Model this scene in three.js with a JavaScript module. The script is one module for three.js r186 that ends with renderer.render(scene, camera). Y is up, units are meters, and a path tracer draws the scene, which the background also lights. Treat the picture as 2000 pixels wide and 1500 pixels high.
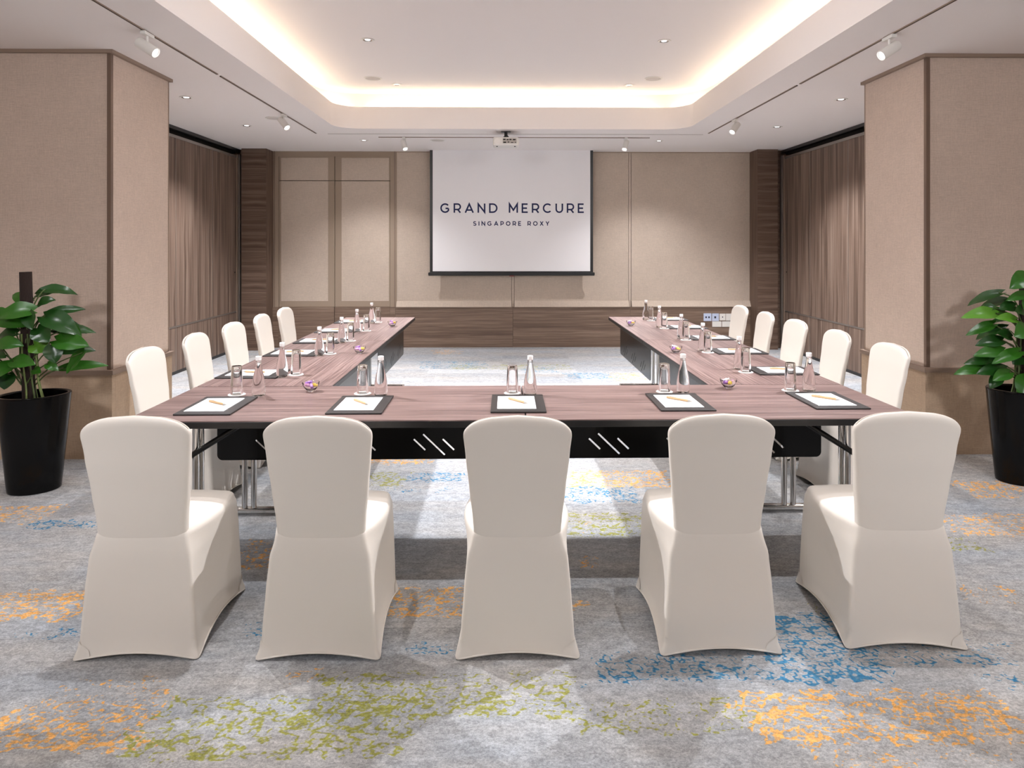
import * as THREE from 'three';
import { RoundedBoxGeometry } from 'three/addons/geometries/RoundedBoxGeometry.js';
import { RectAreaLightUniformsLib } from 'three/addons/lights/RectAreaLightUniformsLib.js';
import * as BGU from 'three/addons/utils/BufferGeometryUtils.js';

// ---------------------------------------------------------------- camera, light, exposure
RectAreaLightUniformsLib.init();
const scene = new THREE.Scene();
scene.background = new THREE.Color(0x000000);
const FOCAL = 1326.14, YAW = 0.0143, EYE = 1.534, HORIZON = 478.55;
const camera = new THREE.PerspectiveCamera(2 * Math.atan(750 / FOCAL) * 180 / Math.PI, 2000 / 1500, 0.05, 60);
camera.position.set(0, EYE, 0);
camera.rotation.set(0, -YAW, 0);
camera.setViewOffset(2000, 1500, 0, 750 - HORIZON, 2000, 1500);   // shift lens: level camera, verticals stay vertical
const renderer = new THREE.WebGLRenderer({ antialias: true });
renderer.toneMapping = THREE.LinearToneMapping;
renderer.toneMappingExposure = 1.0;
renderer.shadowMap.enabled = true;
const WARM = 0xf8f7fb, COVE = 0xffe6c6;
const G = {   // share of each lamp kind
  tray: 0.48, side: 2.1, spot: 1.75, cove: 0.21, rearTray: 0.15, rearCove: 0.12, rearSpot: 0.62, near: 0.27 };
const I_TRAY = 20 * G.tray, I_SIDE = 12 * G.side, I_SPOT = 20 * G.spot, L_COVE = 60 * G.cove, I_REAR = 20 * G.rearTray, L_REAR = 60 * G.rearCove, I_RSPOT = 40 * G.rearSpot, I_NEAR = 12 * G.near;          // candela of each lamp kind; cove strip radiance

// ---------------------------------------------------------------- helpers
let seed = 20240611;
const rnd = () => { seed = (seed * 1664525 + 1013904223) >>> 0; return seed / 4294967296; };
const rr = (a, b) => a + (b - a) * rnd();
const taken = {};
function numbered(n) { const k = taken[n] = (taken[n] ?? -1) + 1; return k ? n + '_' + String(k).padStart(3, '0') : n; }
const P = (X, Y, Z) => new THREE.Vector3(X, Y, -Z);                // room coordinates: X right, Y up, Z away from the camera
function mesh(name, geo, mat, parent) { const m = new THREE.Mesh(geo, mat); m.name = name; if (parent) parent.add(m); return m; }
function thing(name, label, category, pos, turn = 0, group) {
  const g = new THREE.Group(); g.name = numbered(name); scene.add(g);
  if (pos) g.position.copy(pos); g.rotation.y = turn;
  g.userData = { label, category }; if (group) g.userData.group = group;
  return g;
}
function single(name, geo, mat, label, category, pos, turn = 0, group) {
  const m = mesh(numbered(name), geo, mat); scene.add(m);
  if (pos) m.position.copy(pos); m.rotation.y = turn;
  m.userData = { label, category }; if (group) m.userData.group = group;
  return m;
}
function struct(name, label, category) { const g = new THREE.Group(); g.name = name; g.userData = { kind: 'structure', label, category }; scene.add(g); return g; }
// box with uv in metres, u along the grain axis
function bx(w, h, d, o = {}) {
  let g = o.r ? new RoundedBoxGeometry(w, h, d, 2, o.r) : new THREE.BoxGeometry(w, h, d);
  const gi = { x: 0, y: 1, z: 2 }[o.grain || 'x'], p = g.attributes.position, n = g.attributes.normal, uv = g.attributes.uv;
  const ou = o.off ?? rnd() * 7, ov = (o.off ?? rnd() * 5) * 0.7;
  for (let i = 0; i < p.count; i++) {
    const c = [p.getX(i), p.getY(i), p.getZ(i)], a = [Math.abs(n.getX(i)), Math.abs(n.getY(i)), Math.abs(n.getZ(i))];
    const na = a[0] > a[1] && a[0] > a[2] ? 0 : a[1] > a[2] ? 1 : 2;
    const ax = [0, 1, 2].filter(k => k !== na);
    const ua = ax.includes(gi) ? gi : ax[0], va = ax[0] === ua ? ax[1] : ax[0];
    uv.setXY(i, c[ua] + ou, c[va] + ov);
  }
  return g;
}
const at = (g, x, y, z) => { g.translate(x, y, z); return g; };
// box between room coordinates
function slab(name, x0, x1, y0, y1, z0, z1, mat, parent, o = {}) {
  const m = mesh(name, bx(x1 - x0, y1 - y0, z1 - z0, o), mat, parent);
  m.position.copy(P((x0 + x1) / 2, (y0 + y1) / 2, (z0 + z1) / 2));
  return m;
}
function tube(a, b, r, seg = 12, r2 = r) {
  const d = b.clone().sub(a), g = new THREE.CylinderGeometry(r2, r, d.length(), seg);
  g.applyQuaternion(new THREE.Quaternion().setFromUnitVectors(new THREE.Vector3(0, 1, 0), d.clone().normalize()));
  g.translate((a.x + b.x) / 2, (a.y + b.y) / 2, (a.z + b.z) / 2);
  return g;
}
const V = (x, y, z) => new THREE.Vector3(x, y, z);
const lathe = (pts, seg = 28) => new THREE.LatheGeometry(pts.map(p => new THREE.Vector2(p[0], p[1])), seg);
function loft(rings, capFirst, capLast) {
  const n = rings[0].length, pos = [], uv = [], idx = [];
  rings.forEach((r, j) => r.forEach((p, i) => { pos.push(p[0], p[1], p[2]); uv.push(i / n * 2, p[1]); }));
  for (let j = 0; j < rings.length - 1; j++) for (let i = 0; i < n; i++) {
    const a = j * n + i, b = j * n + (i + 1) % n, c = a + n, d = b + n;
    idx.push(a, b, d, a, d, c);
  }
  const cap = (j, flip) => {
    const r = rings[j], c = [0, 1, 2].map(k => r.reduce((s, p) => s + p[k], 0) / n), ci = pos.length / 3;
    pos.push(...c); uv.push(0.5, c[1]);
    for (let i = 0; i < n; i++) { const a = j * n + i, b = j * n + (i + 1) % n; flip ? idx.push(ci, b, a) : idx.push(ci, a, b); }
  };
  if (capFirst) cap(0, true); if (capLast) cap(rings.length - 1, false);
  const g = new THREE.BufferGeometry();
  g.setAttribute('position', new THREE.Float32BufferAttribute(pos, 3));
  g.setAttribute('uv', new THREE.Float32BufferAttribute(uv, 2));
  g.setIndex(idx); g.computeVertexNormals();
  return g;
}
// ---------------------------------------------------------------- noise and textures
function h2(x, y, s = 0) { let n = (x | 0) * 374761393 + (y | 0) * 668265263 + s * 2147483647 | 0; n = Math.imul(n ^ (n >>> 13), 1274126177); n ^= n >>> 16; return (n >>> 0) / 4294967296; }
function vn(x, y, s = 0, px = 0, py = 0) {
  let x0 = Math.floor(x), y0 = Math.floor(y), fx = x - x0, fy = y - y0;
  fx = fx * fx * (3 - 2 * fx); fy = fy * fy * (3 - 2 * fy);
  let x1 = x0 + 1, y1 = y0 + 1;
  if (px) { x0 = ((x0 % px) + px) % px; x1 = ((x1 % px) + px) % px; }
  if (py) { y0 = ((y0 % py) + py) % py; y1 = ((y1 % py) + py) % py; }
  const a = h2(x0, y0, s), b = h2(x1, y0, s), c = h2(x0, y1, s), d = h2(x1, y1, s);
  return a + (b - a) * fx + (c - a + (a - b - c + d) * fx) * fy;
}
function dataTex(w, h, fn, srgb = true) {
  const d = new Uint8Array(w * h * 4), o = [0, 0, 0];
  for (let y = 0; y < h; y++) for (let x = 0; x < w; x++) {
    fn(x, y, o); const k = (y * w + x) * 4;
    d[k] = Math.max(0, Math.min(255, o[0])); d[k + 1] = Math.max(0, Math.min(255, o[1])); d[k + 2] = Math.max(0, Math.min(255, o[2])); d[k + 3] = 255;
  }
  const t = new THREE.DataTexture(d, w, h);
  t.magFilter = THREE.LinearFilter; t.minFilter = THREE.LinearMipmapLinearFilter; t.generateMipmaps = true;
  t.wrapS = t.wrapT = THREE.RepeatWrapping; if (srgb) t.colorSpace = THREE.SRGBColorSpace; t.needsUpdate = true;
  return t;
}
const std = (color, roughness, o = {}) => new THREE.MeshPhysicalMaterial({ color, roughness, ...o });
// linen wall cloth: crossing slub threads
const linenGrey = dataTex(1024, 1024, (x, y, o) => {
  const hz = vn(x / 46, y / 2, 1, 0, 512) * 0.6 + vn(x / 14, y / 3, 2) * 0.4, vt = vn(x / 2, y / 46, 3, 512, 0) * 0.6 + vn(x / 3, y / 14, 4) * 0.4;
  const v = 255 * (0.93 + 0.052 * (hz - 0.5) * 2 + 0.044 * (vt - 0.5) * 2 + 0.02 * (h2(x, y, 5) - 0.5) + 0.02 * (vn(x / 128, y / 128, 6, 8, 8) - .5));
  o[0] = v; o[1] = v; o[2] = v;
});
linenGrey.repeat.set(1 / 0.9, 1 / 0.9);
function woodTex(c0, c1, c2, contrast, seedN, lenM, widM, wt = [.38, .34, .2, .08]) {
  const t = dataTex(1024, 1024, (x, y, o) => {
    const wob = (vn(x / 128, y / 128, seedN, 8, 8) - .5) * 26;
    const yy = y + wob;
    let a = vn(x / 512, yy / 64, seedN + 1, 2, 16), b = vn(x / 256, yy / 16, seedN + 2, 4, 64), c = vn(x / 128, yy / 4, seedN + 3, 8, 256), e = vn(x / 32, y / 2, seedN + 4, 32, 512);
    let v = a * wt[0] + b * wt[1] + c * wt[2] + e * wt[3];
    v = Math.max(0, Math.min(1, 0.5 + (v - 0.5) * contrast));
    for (let k = 0; k < 3; k++) o[k] = v < .5 ? c0[k] + (c1[k] - c0[k]) * v * 2 : c1[k] + (c2[k] - c1[k]) * (v - .5) * 2;
  });
  t.repeat.set(1 / lenM, 1 / widM);
  return t;
}
const M = {};
const fabric = c => std(c, 0.92, { map: linenGrey });
M.wallFabric = fabric(0xd0bfae);
M.columnFabric = fabric(0xd0bcac);
M.columnLower = fabric(0xcbb298);
M.taupe = std(0x8b7768, 0.45);
M.taupeFrame = std(0x9c8a78, 0.7);
M.bronze = std(0x7a675a, 0.35, { metalness: 0.5 });
M.gap = std(0x1c1815, 0.9);
M.ceiling = std(0xf3eeec, 0.95);
M.tray = std(0xf3eeec, 0.95);
M.fascia = std(0xf3eeec, 0.8);
M.cove = std(0xf2efeb, 0.95);
M.partWood = std(0xffffff, 0.5, { map: woodTex([78, 62, 52], [118, 98, 85], [154, 136, 122], 1.5, 21, 2.4, 0.7) });
M.darkWood = std(0xffffff, 0.55, { map: woodTex([72, 54, 43], [104, 83, 69], [130, 110, 96], 1.35, 41, 1.6, 0.6, [.25, .35, .28, .12]) });
M.wainscot = std(0xffffff, 0.55, { map: woodTex([86, 68, 56], [120, 98, 82], [148, 128, 112], 1.5, 61, 1.8, 0.6, [.25, .35, .28, .12]) });
M.tableWood = std(0xffffff, 0.38, { map: woodTex([92, 73, 70], [123, 100, 96], [158, 135, 129], 2.3, 81, 1.6, 0.42, [.18, .3, .36, .16]) });
M.black = std(0x0c0b0b, 0.35);
M.panelBlack = std(0x0a0909, 0.2, { specularIntensity: 0.5 });
M.chrome = std(0xc9c6c3, 0.12, { metalness: 1 });
M.alu = std(0xa8a29c, 0.35, { metalness: 0.8 });
M.white = std(0xeeebe6, 0.5);
M.whitePlastic = std(0xe6e3dd, 0.4);
M.cover = std(0xeee7dd, 0.5, { sheen: 0.25, sheenRoughness: 0.5, sheenColor: new THREE.Color(0xffffff) });
M.coverSeam = std(0xe6dccb, 0.6);
M.paper = std(0xf6f6f8, 0.85);
M.leather = std(0x2b2726, 0.5);
M.pen = std(0xc8a67a, 0.5);
M.penTip = std(0xb9b3aa, 0.3, { metalness: 0.7 });
M.coaster = std(0xf4f2ee, 0.8);
M.glass = std(0xffffff, 0.02, { transmission: 1, thickness: 0.01, ior: 1.5 });
M.water = std(0xffffff, 0.02, { transmission: 1, thickness: 0.05, ior: 1.34, attenuationColor: new THREE.Color(0xf2f5f4), attenuationDistance: 0.5 });
M.cap = std(0xf2f0ee, 0.4);
M.pot = std(0x080707, 0.14, { specularIntensity: 0.45 });
M.soil = std(0x2a2019, 1);
M.pole = std(0x2a1d18, 1, { bumpMap: dataTex(256, 256, (x, y, o) => { o[0] = o[1] = o[2] = 255 * (vn(x / 3, y / 5, 5, 85, 51) * .6 + h2(x, y, 7) * .4); }, false), bumpScale: 0.004 });
M.leafDark = std(0x1a4313, 0.28, { side: THREE.DoubleSide });
M.leafMid = std(0x2b6016, 0.3, { side: THREE.DoubleSide });
M.leafLight = std(0x558a28, 0.34, { side: THREE.DoubleSide });
M.stem = std(0x4a5a2c, 0.6);
M.stemPale = std(0x6f7d45, 0.6);
M.lens = new THREE.MeshStandardMaterial({ color: 0xffffff, emissive: WARM, emissiveIntensity: 3 });
M.lensTray = new THREE.MeshStandardMaterial({ color: 0xffffff, emissive: WARM, emissiveIntensity: 1.0 });
M.led = new THREE.MeshStandardMaterial({ color: 0xffffff, emissive: COVE, emissiveIntensity: 6 });
M.grille = std(0xcfc8c3, 0.8);

// ---------------------------------------------------------------- room dimensions
const CEIL = 2.937, TOP = 3.41, LIP = 3.20, ZB = 10.22, XL = -3.87, XR = 4.16, ZF = -6.6;
const TX0 = -1.995, TX1 = 2.24, TZ0 = 2.0, TZ1 = 8.21, RZ0 = -6.1, RZ1 = 0.1;

// ---------------------------------------------------------------- floor: patterned carpet
{
  const patches = [['o',-1.60,-1.11,2.07,2.30,0.80],['o',-1.52,-1.13,2.29,2.42,0.15],['g',-1.17,-0.29,2.04,2.31,0.75],['g',-0.63,0.23,2.21,2.44,0.60],['g',0.20,0.83,2.13,2.28,0.35],['b',0.31,0.96,2.37,2.54,0.50],['b',0.99,1.39,2.35,2.80,0.90],['o',0.78,1.69,2.07,2.32,0.85],['o',-2.27,-1.74,2.80,3.04,0.90],['b',-1.98,-1.65,2.68,2.73,0.40],['o',-0.53,0.33,2.80,3.05,0.80],['b',-0.39,-0.15,2.56,2.61,0.45],['b',-1.01,-0.95,2.61,2.78,0.30],['o',2.03,2.29,2.88,3.02,0.40],['g',2.24,2.41,3.36,3.53,0.60],['o',2.44,3.03,3.54,3.84,0.75],['o',2.88,3.47,4.08,4.38,0.80],['o',-3.03,-2.55,3.78,4.04,0.80],['b',-2.61,-2.21,3.71,3.81,0.60],['o',-1.02,-0.52,4.76,4.92,0.80],['o',0.43,1.10,4.29,4.60,0.90],['b',-0.63,-0.26,4.41,4.58,0.90],['b',0.39,0.86,4.03,4.30,0.70],['g',-0.86,-0.64,4.32,4.59,0.70],['g',0.36,0.81,3.56,3.89,0.60],['b',-0.77,-0.33,4.22,4.31,0.40],['o',-1.30,-1.13,3.23,3.55,0.70],['o',0.36,0.47,3.22,3.35,0.50],['b',-1.06,-0.20,8.43,8.99,0.45],['b',0.74,1.38,7.77,8.14,0.60],['o',-1.00,-0.59,9.54,9.96,0.50],['g',-0.65,0.83,8.36,8.71,0.40],['b',0.24,0.68,8.15,8.49,0.50],['o',1.24,1.66,7.62,8.13,0.50],['o',0.41,0.55,3.62,3.75,0.20],['o',-0.76,-0.65,2.37,2.46,0.40],['b',1.36,1.96,2.45,2.60,0.25],['b',1.71,1.84,2.32,2.42,0.50],['o',0.95,1.56,1.97,2.06,0.10],['g',0.86,1.08,2.81,2.89,0.30],['g',1.25,1.43,2.83,2.88,0.30],
    ['b',-0.9,-0.1,6.5,6.8,0.4],['g',0.1,0.8,5.9,6.2,0.4],['o',-0.6,0.2,7.2,7.4,0.35],['o',-3.4,-2.9,6.3,6.7,0.6],['g',-3.3,-2.6,7.6,7.9,0.5],['b',2.9,3.6,6.6,6.9,0.5],['o',-0.3,0.6,5.0,5.2,0.5]];
  const tone = { o: [238, 172, 92], g: [146, 146, 66], b: [48, 116, 158] };
  const paint = (X, Z, o) => {
    // heather ground: cool and warm greys in long streaks, woven bands
    const band = h2(Math.floor(Z / 0.27 + vn(Math.floor(X / 0.9), 0, 91) * 3), Math.floor(X / 0.9), 90);
    const tint = vn(X / 0.55, Z / 0.16, 11) * 0.7 + vn(X / 0.14, Z / 0.05, 12) * 0.3;
    const streak = vn(X / 0.05, Z / 0.007, 13) - 0.5, fibre = h2(X * 400, Z * 400, 14) - 0.5, clump = vn(X / 0.007, Z / 0.005, 15) - 0.5, mott = vn(X / 0.03, Z / 0.018, 16) - .5;
    let l = 1 + (band - .5) * 0.12 + streak * 0.09 + fibre * 0.18 + clump * 0.2 + mott * 0.12;
    let r = 174 - tint * 17, g = 169 - tint * 5, b = 163 + tint * 9;
    for (let k = 0; k < patches.length; k++) {
      const p = patches[k];
      if (X < p[1] - .06 || X > p[2] + .06 || Z < p[3] - .04 || Z > p[4] + .04) continue;
      const ex = Math.min(X - p[1], p[2] - X) + (vn(X / .05, Z / .05, 31 + k) - .5) * .12, ez = Math.min(Z - p[3], p[4] - Z) + (vn(X / .04, Z / .04, 71 + k) - .5) * .05;
      if (ex < 0 || ez < 0) continue;
      const rot = p[0] === 'b' ? 0.3 : -0.5, u = X + Z * rot, w = Z - X * rot * .4;
      const f = p[0] === 'g' ? .030 : p[0] === 'b' ? .022 : .024;
      const n1 = vn(u / f, w / f * 1.25, 51 + k), n2 = vn(u / .009, w / .007, 52 + k), big = vn(X / .09, Z / .05, 53 + k);
      const ridge = 1 - Math.abs(2 * n1 - 1) * (p[0] === 'g' ? 1.15 : 1.4) + (n2 - .5) * 0.7 + (big - .5) * 0.45;
      const th = 1.0 - p[5] * 0.46;
      const m = Math.max(0, Math.min(1, (ridge - th) / 0.22)) * (0.62 + 0.38 * n2);
      const c = tone[p[0]];
      r += (c[0] - r) * m; g += (c[1] - g) * m; b += (c[2] - b) * m;
    }
    o[0] = r * l; o[1] = g * l; o[2] = b * l;
  };
  const fl = struct('floor', 'grey patterned carpet with orange, green and blue flecks', 'floor');
  const sect = (x0, x1, z0, z1, ppm) => {
    const w = Math.min(2048, Math.round((x1 - x0) * ppm)), h = Math.min(2048, Math.round((z1 - z0) * ppm));
    const t = dataTex(w, h, (x, y, o) => paint(x0 + (x + .5) / w * (x1 - x0), z0 + (y + .5) / h * (z1 - z0), o));
    t.wrapS = t.wrapT = THREE.ClampToEdgeWrapping;
    const g = new THREE.BoxGeometry(x1 - x0, 0.05, z1 - z0);
    const p = g.attributes.position, uv = g.attributes.uv;
    for (let i = 0; i < p.count; i++) uv.setXY(i, p.getX(i) / (x1 - x0) + .5, -p.getZ(i) / (z1 - z0) + .5);
    const m = mesh('carpet', g, std(0xffffff, 1, { map: t }), fl);
    m.position.copy(P((x0 + x1) / 2, -0.025, (z0 + z1) / 2));
  };
  sect(-4.7, 5.0, ZF, 1.5, 100);
  sect(-4.7, -2.6, 1.5, 3.9, 200); sect(-2.6, 0.1, 1.5, 3.9, 740); sect(0.1, 2.8, 1.5, 3.9, 740); sect(2.8, 5.0, 1.5, 3.9, 200);
  sect(-4.7, 0.1, 3.9, 5.9, 420); sect(0.1, 5.0, 3.9, 5.9, 410);
  sect(-4.7, 5.0, 5.9, 10.5, 210);
}

// ---------------------------------------------------------------- ceiling with lit tray
function rrect(x0, x1, z0, z1, r, C = THREE.Shape) {
  const s = new C();
  s.moveTo(x0 + r, z0); s.lineTo(x1 - r, z0); s.absarc(x1 - r, z0 + r, r, -Math.PI / 2, 0); s.lineTo(x1, z1 - r); s.absarc(x1 - r, z1 - r, r, 0, Math.PI / 2);
  s.lineTo(x0 + r, z1); s.absarc(x0 + r, z1 - r, r, Math.PI / 2, Math.PI); s.lineTo(x0, z0 + r); s.absarc(x0 + r, z0 + r, r, Math.PI, Math.PI * 1.5);
  return s;
}
const off = (d, z0, z1, C) => rrect(TX0 - d, TX1 + d, z0 - d, z1 + d, 0.3 + d, C);
function ring(dOut, dIn, y0, y1, z0, z1) {
  const s = off(dOut, z0, z1); if (dIn !== null) s.holes.push(off(dIn, z0, z1, THREE.Path));
  const g = new THREE.ExtrudeGeometry(s, { depth: y1 - y0, bevelEnabled: false, curveSegments: 16 });
  g.rotateX(-Math.PI / 2); g.translate(0, y0, 0); return g;
}
{
  const c = struct('ceiling', 'pale ceiling with deep recessed trays lit from hidden coves', 'ceiling');
  const s = new THREE.Shape([[-4.7, ZF - .2], [5.0, ZF - .2], [5.0, 10.5], [-4.7, 10.5]].map(p => new THREE.Vector2(...p)));
  s.holes.push(off(0.03, TZ0, TZ1, THREE.Path), off(0.03, RZ0, RZ1, THREE.Path));
  const g = new THREE.ExtrudeGeometry(s, { depth: 0.06, bevelEnabled: false, curveSegments: 16 });
  g.rotateX(-Math.PI / 2); g.translate(0, CEIL, 0);
  mesh('lower_ceiling', g, M.ceiling, c);
  for (const [z0, z1] of [[TZ0, TZ1], [RZ0, RZ1]]) {
    mesh('tray_fascia', ring(0.03, 0, CEIL, LIP, z0, z1), M.fascia, c);
    mesh('cove_shelf', ring(0.28, 0.03, 3.14, 3.16, z0, z1), M.cove, c);
    mesh('cove_wall', ring(0.28, 0.25, 3.16, TOP, z0, z1), M.cove, c);
    mesh('tray_panel', ring(0.30, null, TOP, TOP + 0.05, z0, z1), M.tray, c);
  }
  slab('ceiling_slot', -2.2, 2.55, CEIL - 0.002, CEIL + 0.01, 8.585, 8.603, std(0xa79c95, 0.9), c);
  // concealed LED strips
  const strip = (label, x0, x1, z0, z1, L, turn = 0) => {
    const t = thing('cove_light', label, 'cove light', P((x0 + x1) / 2, 3.16, (z0 + z1) / 2));
    t.rotation.y = turn;
    const w = x1 - x0, d = z1 - z0;
    mesh('channel', at(bx(w, 0.012, d), 0, 0.006, 0), M.alu, t);
    mesh('diffuser', at(bx(w - .006, 0.008, d - .006), 0, 0.016, 0), M.led, t);
    const l = new THREE.RectAreaLight(COVE, L, w, d); l.name = 'strip_light'; l.position.set(0, 0.024, 0); l.rotation.x = Math.PI / 2; t.add(l);
  };
  for (const [z0, z1, n, L] of [[TZ0, TZ1, 'main tray', L_COVE], [RZ0, RZ1, 'second tray', L_REAR]]) {
    strip(`white light strip in the cove of the ${n}, double doors side`, TX0 - .20, TX0 - .16, z0 + .32, z1 - .32, L);
    strip(`white light strip in the cove of the ${n}, wall socket side`, TX1 + .16, TX1 + .20, z0 + .32, z1 - .32, L);
    strip(`white light strip in the cove of the ${n}, screen end`, TX0 + .32, TX1 - .32, z1 + .16, z1 + .20, L);
    for (const [sx, sz, cn] of [[-1, 1, 'double doors corner at the screen end'], [1, 1, 'wall socket corner at the screen end'], [-1, -1, 'double doors corner at the far end'], [1, -1, 'wall socket corner at the far end']]) {
      const cx = (sx < 0 ? TX0 + .3 : TX1 - .3) + sx * .475 * .7071, cz = (sz < 0 ? z0 + .3 : z1 - .3) + sz * .475 * .7071;
      strip(`short cove light strip of the ${n}, ${cn}`, cx - .22, cx + .22, cz - .02, cz + .02, L, sx * sz > 0 ? -Math.PI / 4 : Math.PI / 4);
    }
    strip(`white light strip in the cove of the ${n}, far end`, TX0 + .32, TX1 - .32, z0 - .20, z0 - .16, L);
  }
}

// ---------------------------------------------------------------- back wall
{
  const w = struct('wall_back', 'beige fabric panelled wall over a brown wood wainscot', 'wall');
  slab('wall_core', -4.7, 5.0, 0, CEIL, ZB + 0.03, ZB + 0.2, M.gap, w);
  const fx = [-1.585, 0.16, 1.925, 3.742], y0 = 0.69;
  for (let i = 0; i < 3; i++) slab('fabric_panel', fx[i] + (i ? 0.022 : 0), fx[i + 1] - (i < 2 ? 0.022 : 0), y0, CEIL, ZB, ZB + 0.03, M.wallFabric, w);
  for (const x of [0.16, 1.925]) slab('joint_batten', x - 0.017, x + 0.017, 0.604, CEIL, ZB + 0.004, ZB + 0.03, M.wallFabric, w);
  // sloping ledge at the foot of the cloth panels
  for (let i = 0; i < 3; i++) {
    const x0 = fx[i] + (i ? 0.022 : 0), x1 = fx[i + 1] - (i < 2 ? 0.022 : 0), s = new THREE.Shape();
    s.moveTo(0, 0.604); s.lineTo(0.055, 0.604); s.lineTo(0.055, 0.612); s.lineTo(0.006, 0.694); s.lineTo(0, 0.694);
    const g = new THREE.ExtrudeGeometry(s, { depth: x1 - x0, bevelEnabled: false }); g.rotateY(-Math.PI / 2);   // profile x -> room depth, length -> X
    mesh('panel_ledge', g, M.wallFabric, w).position.copy(P(x1, 0, ZB));
  }
  const wx = [-1.6, 0.16, 1.925, 3.742];
  for (let i = 0; i < 3; i++) slab('wainscot_panel', wx[i] + .0015, wx[i + 1] - .0015, 0.0, 0.604, ZB - 0.035, ZB + 0.03, M.wainscot, w);
  slab('head_trim', -1.585, 3.742, CEIL - 0.012, CEIL, ZB - 0.012, ZB, M.taupeFrame, w);
  slab('wainscot_panel', -3.43, -3.342, 0, 0.604, ZB - 0.033, ZB + 0.03, M.wainscot, w); slab('wainscot_panel', -1.682, -1.6015, 0, 0.604, ZB - 0.033, ZB + 0.03, M.wainscot, w);
  // pair of concealed doors
  const d = struct('door_1', 'pair of fabric panelled doors with taupe frames beside the screen', 'door');
  slab('door_frame', -3.43, -3.345, 0.604, CEIL, ZB - 0.012, ZB + 0.03, M.taupeFrame, d);
  slab('door_frame', -1.68, -1.585, 0.604, CEIL, ZB - 0.012, ZB + 0.03, M.taupeFrame, d);
  slab('door_frame', -3.345, -1.68, 2.86, CEIL, ZB - 0.012, ZB + 0.03, M.taupeFrame, d);
  slab('frame_moulding', -3.415, -3.40, 0.604, CEIL, ZB - 0.022, ZB - 0.012, M.taupe, d);
  slab('frame_moulding', -1.62, -1.605, 0.604, CEIL, ZB - 0.022, ZB - 0.012, M.taupe, d);
  for (const [x0, x1, px0, px1] of [[-3.34, -2.514, -3.313, -2.61], [-2.506, -1.684, -2.411, -1.70]]) {
    const leaf = new THREE.Group(); leaf.name = 'door_leaf'; d.add(leaf);
    const fr = new THREE.Shape([[x0, 0.606], [x1, 0.606], [x1, 2.494], [x0, 2.494]].map(p => new THREE.Vector2(...p)));
    fr.holes.push(new THREE.Path([[px0, 0.694], [px1, 0.694], [px1, 2.4939], [px0, 2.4939]].map(p => new THREE.Vector2(...p))));
    const fg = new THREE.ExtrudeGeometry(fr, { depth: 0.03, bevelEnabled: false });
    const fm = mesh('leaf_frame', fg, M.taupeFrame, leaf); fm.position.z = -ZB - 0.025;
    slab('inset_panel', px0, px1, 0.694, 2.494, ZB, ZB + 0.02, M.wallFabric, leaf);
    slab('wood_kick', x0, x1, 0, 0.603, ZB - 0.03, ZB + 0.03, M.wainscot, leaf);
    // transom over the leaf
    const tr = new THREE.Shape([[x0, 2.502], [x1, 2.502], [x1, 2.86], [x0, 2.86]].map(p => new THREE.Vector2(...p)));
    tr.holes.push(new THREE.Path([[px0, 2.5021], [px1, 2.5021], [px1, 2.842], [px0, 2.842]].map(p => new THREE.Vector2(...p))));
    const tm = mesh('transom_frame', new THREE.ExtrudeGeometry(tr, { depth: 0.03, bevelEnabled: false }), M.taupeFrame, d); tm.position.z = -ZB - 0.025;
    slab('transom_panel', px0, px1, 2.502, 2.842, ZB, ZB + 0.02, M.wallFabric, d);
  }
  // wood clad returns in both corners
  const pl = struct('wall_left_pier', 'dark wood clad pier in the corner beside the double doors', 'pier');
  slab('wood_panel', -3.79, -3.43, 0, CEIL, 9.92, ZB + .02, M.darkWood, pl);
  slab('pier_core', -4.0, -3.792, 0, CEIL, 10.05, ZB + .02, M.darkWood, pl);
  const pr = struct('wall_right_pier', 'dark wood clad pier in the corner beside the wall sockets', 'pier');
  slab('wood_panel', 3.742, 4.042, 0, CEIL, 9.90, ZB + .02, M.darkWood, pr);
  slab('pier_core', 4.044, 4.3, 0, CEIL, 10.05, ZB + .02, M.darkWood, pr);
}

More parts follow.
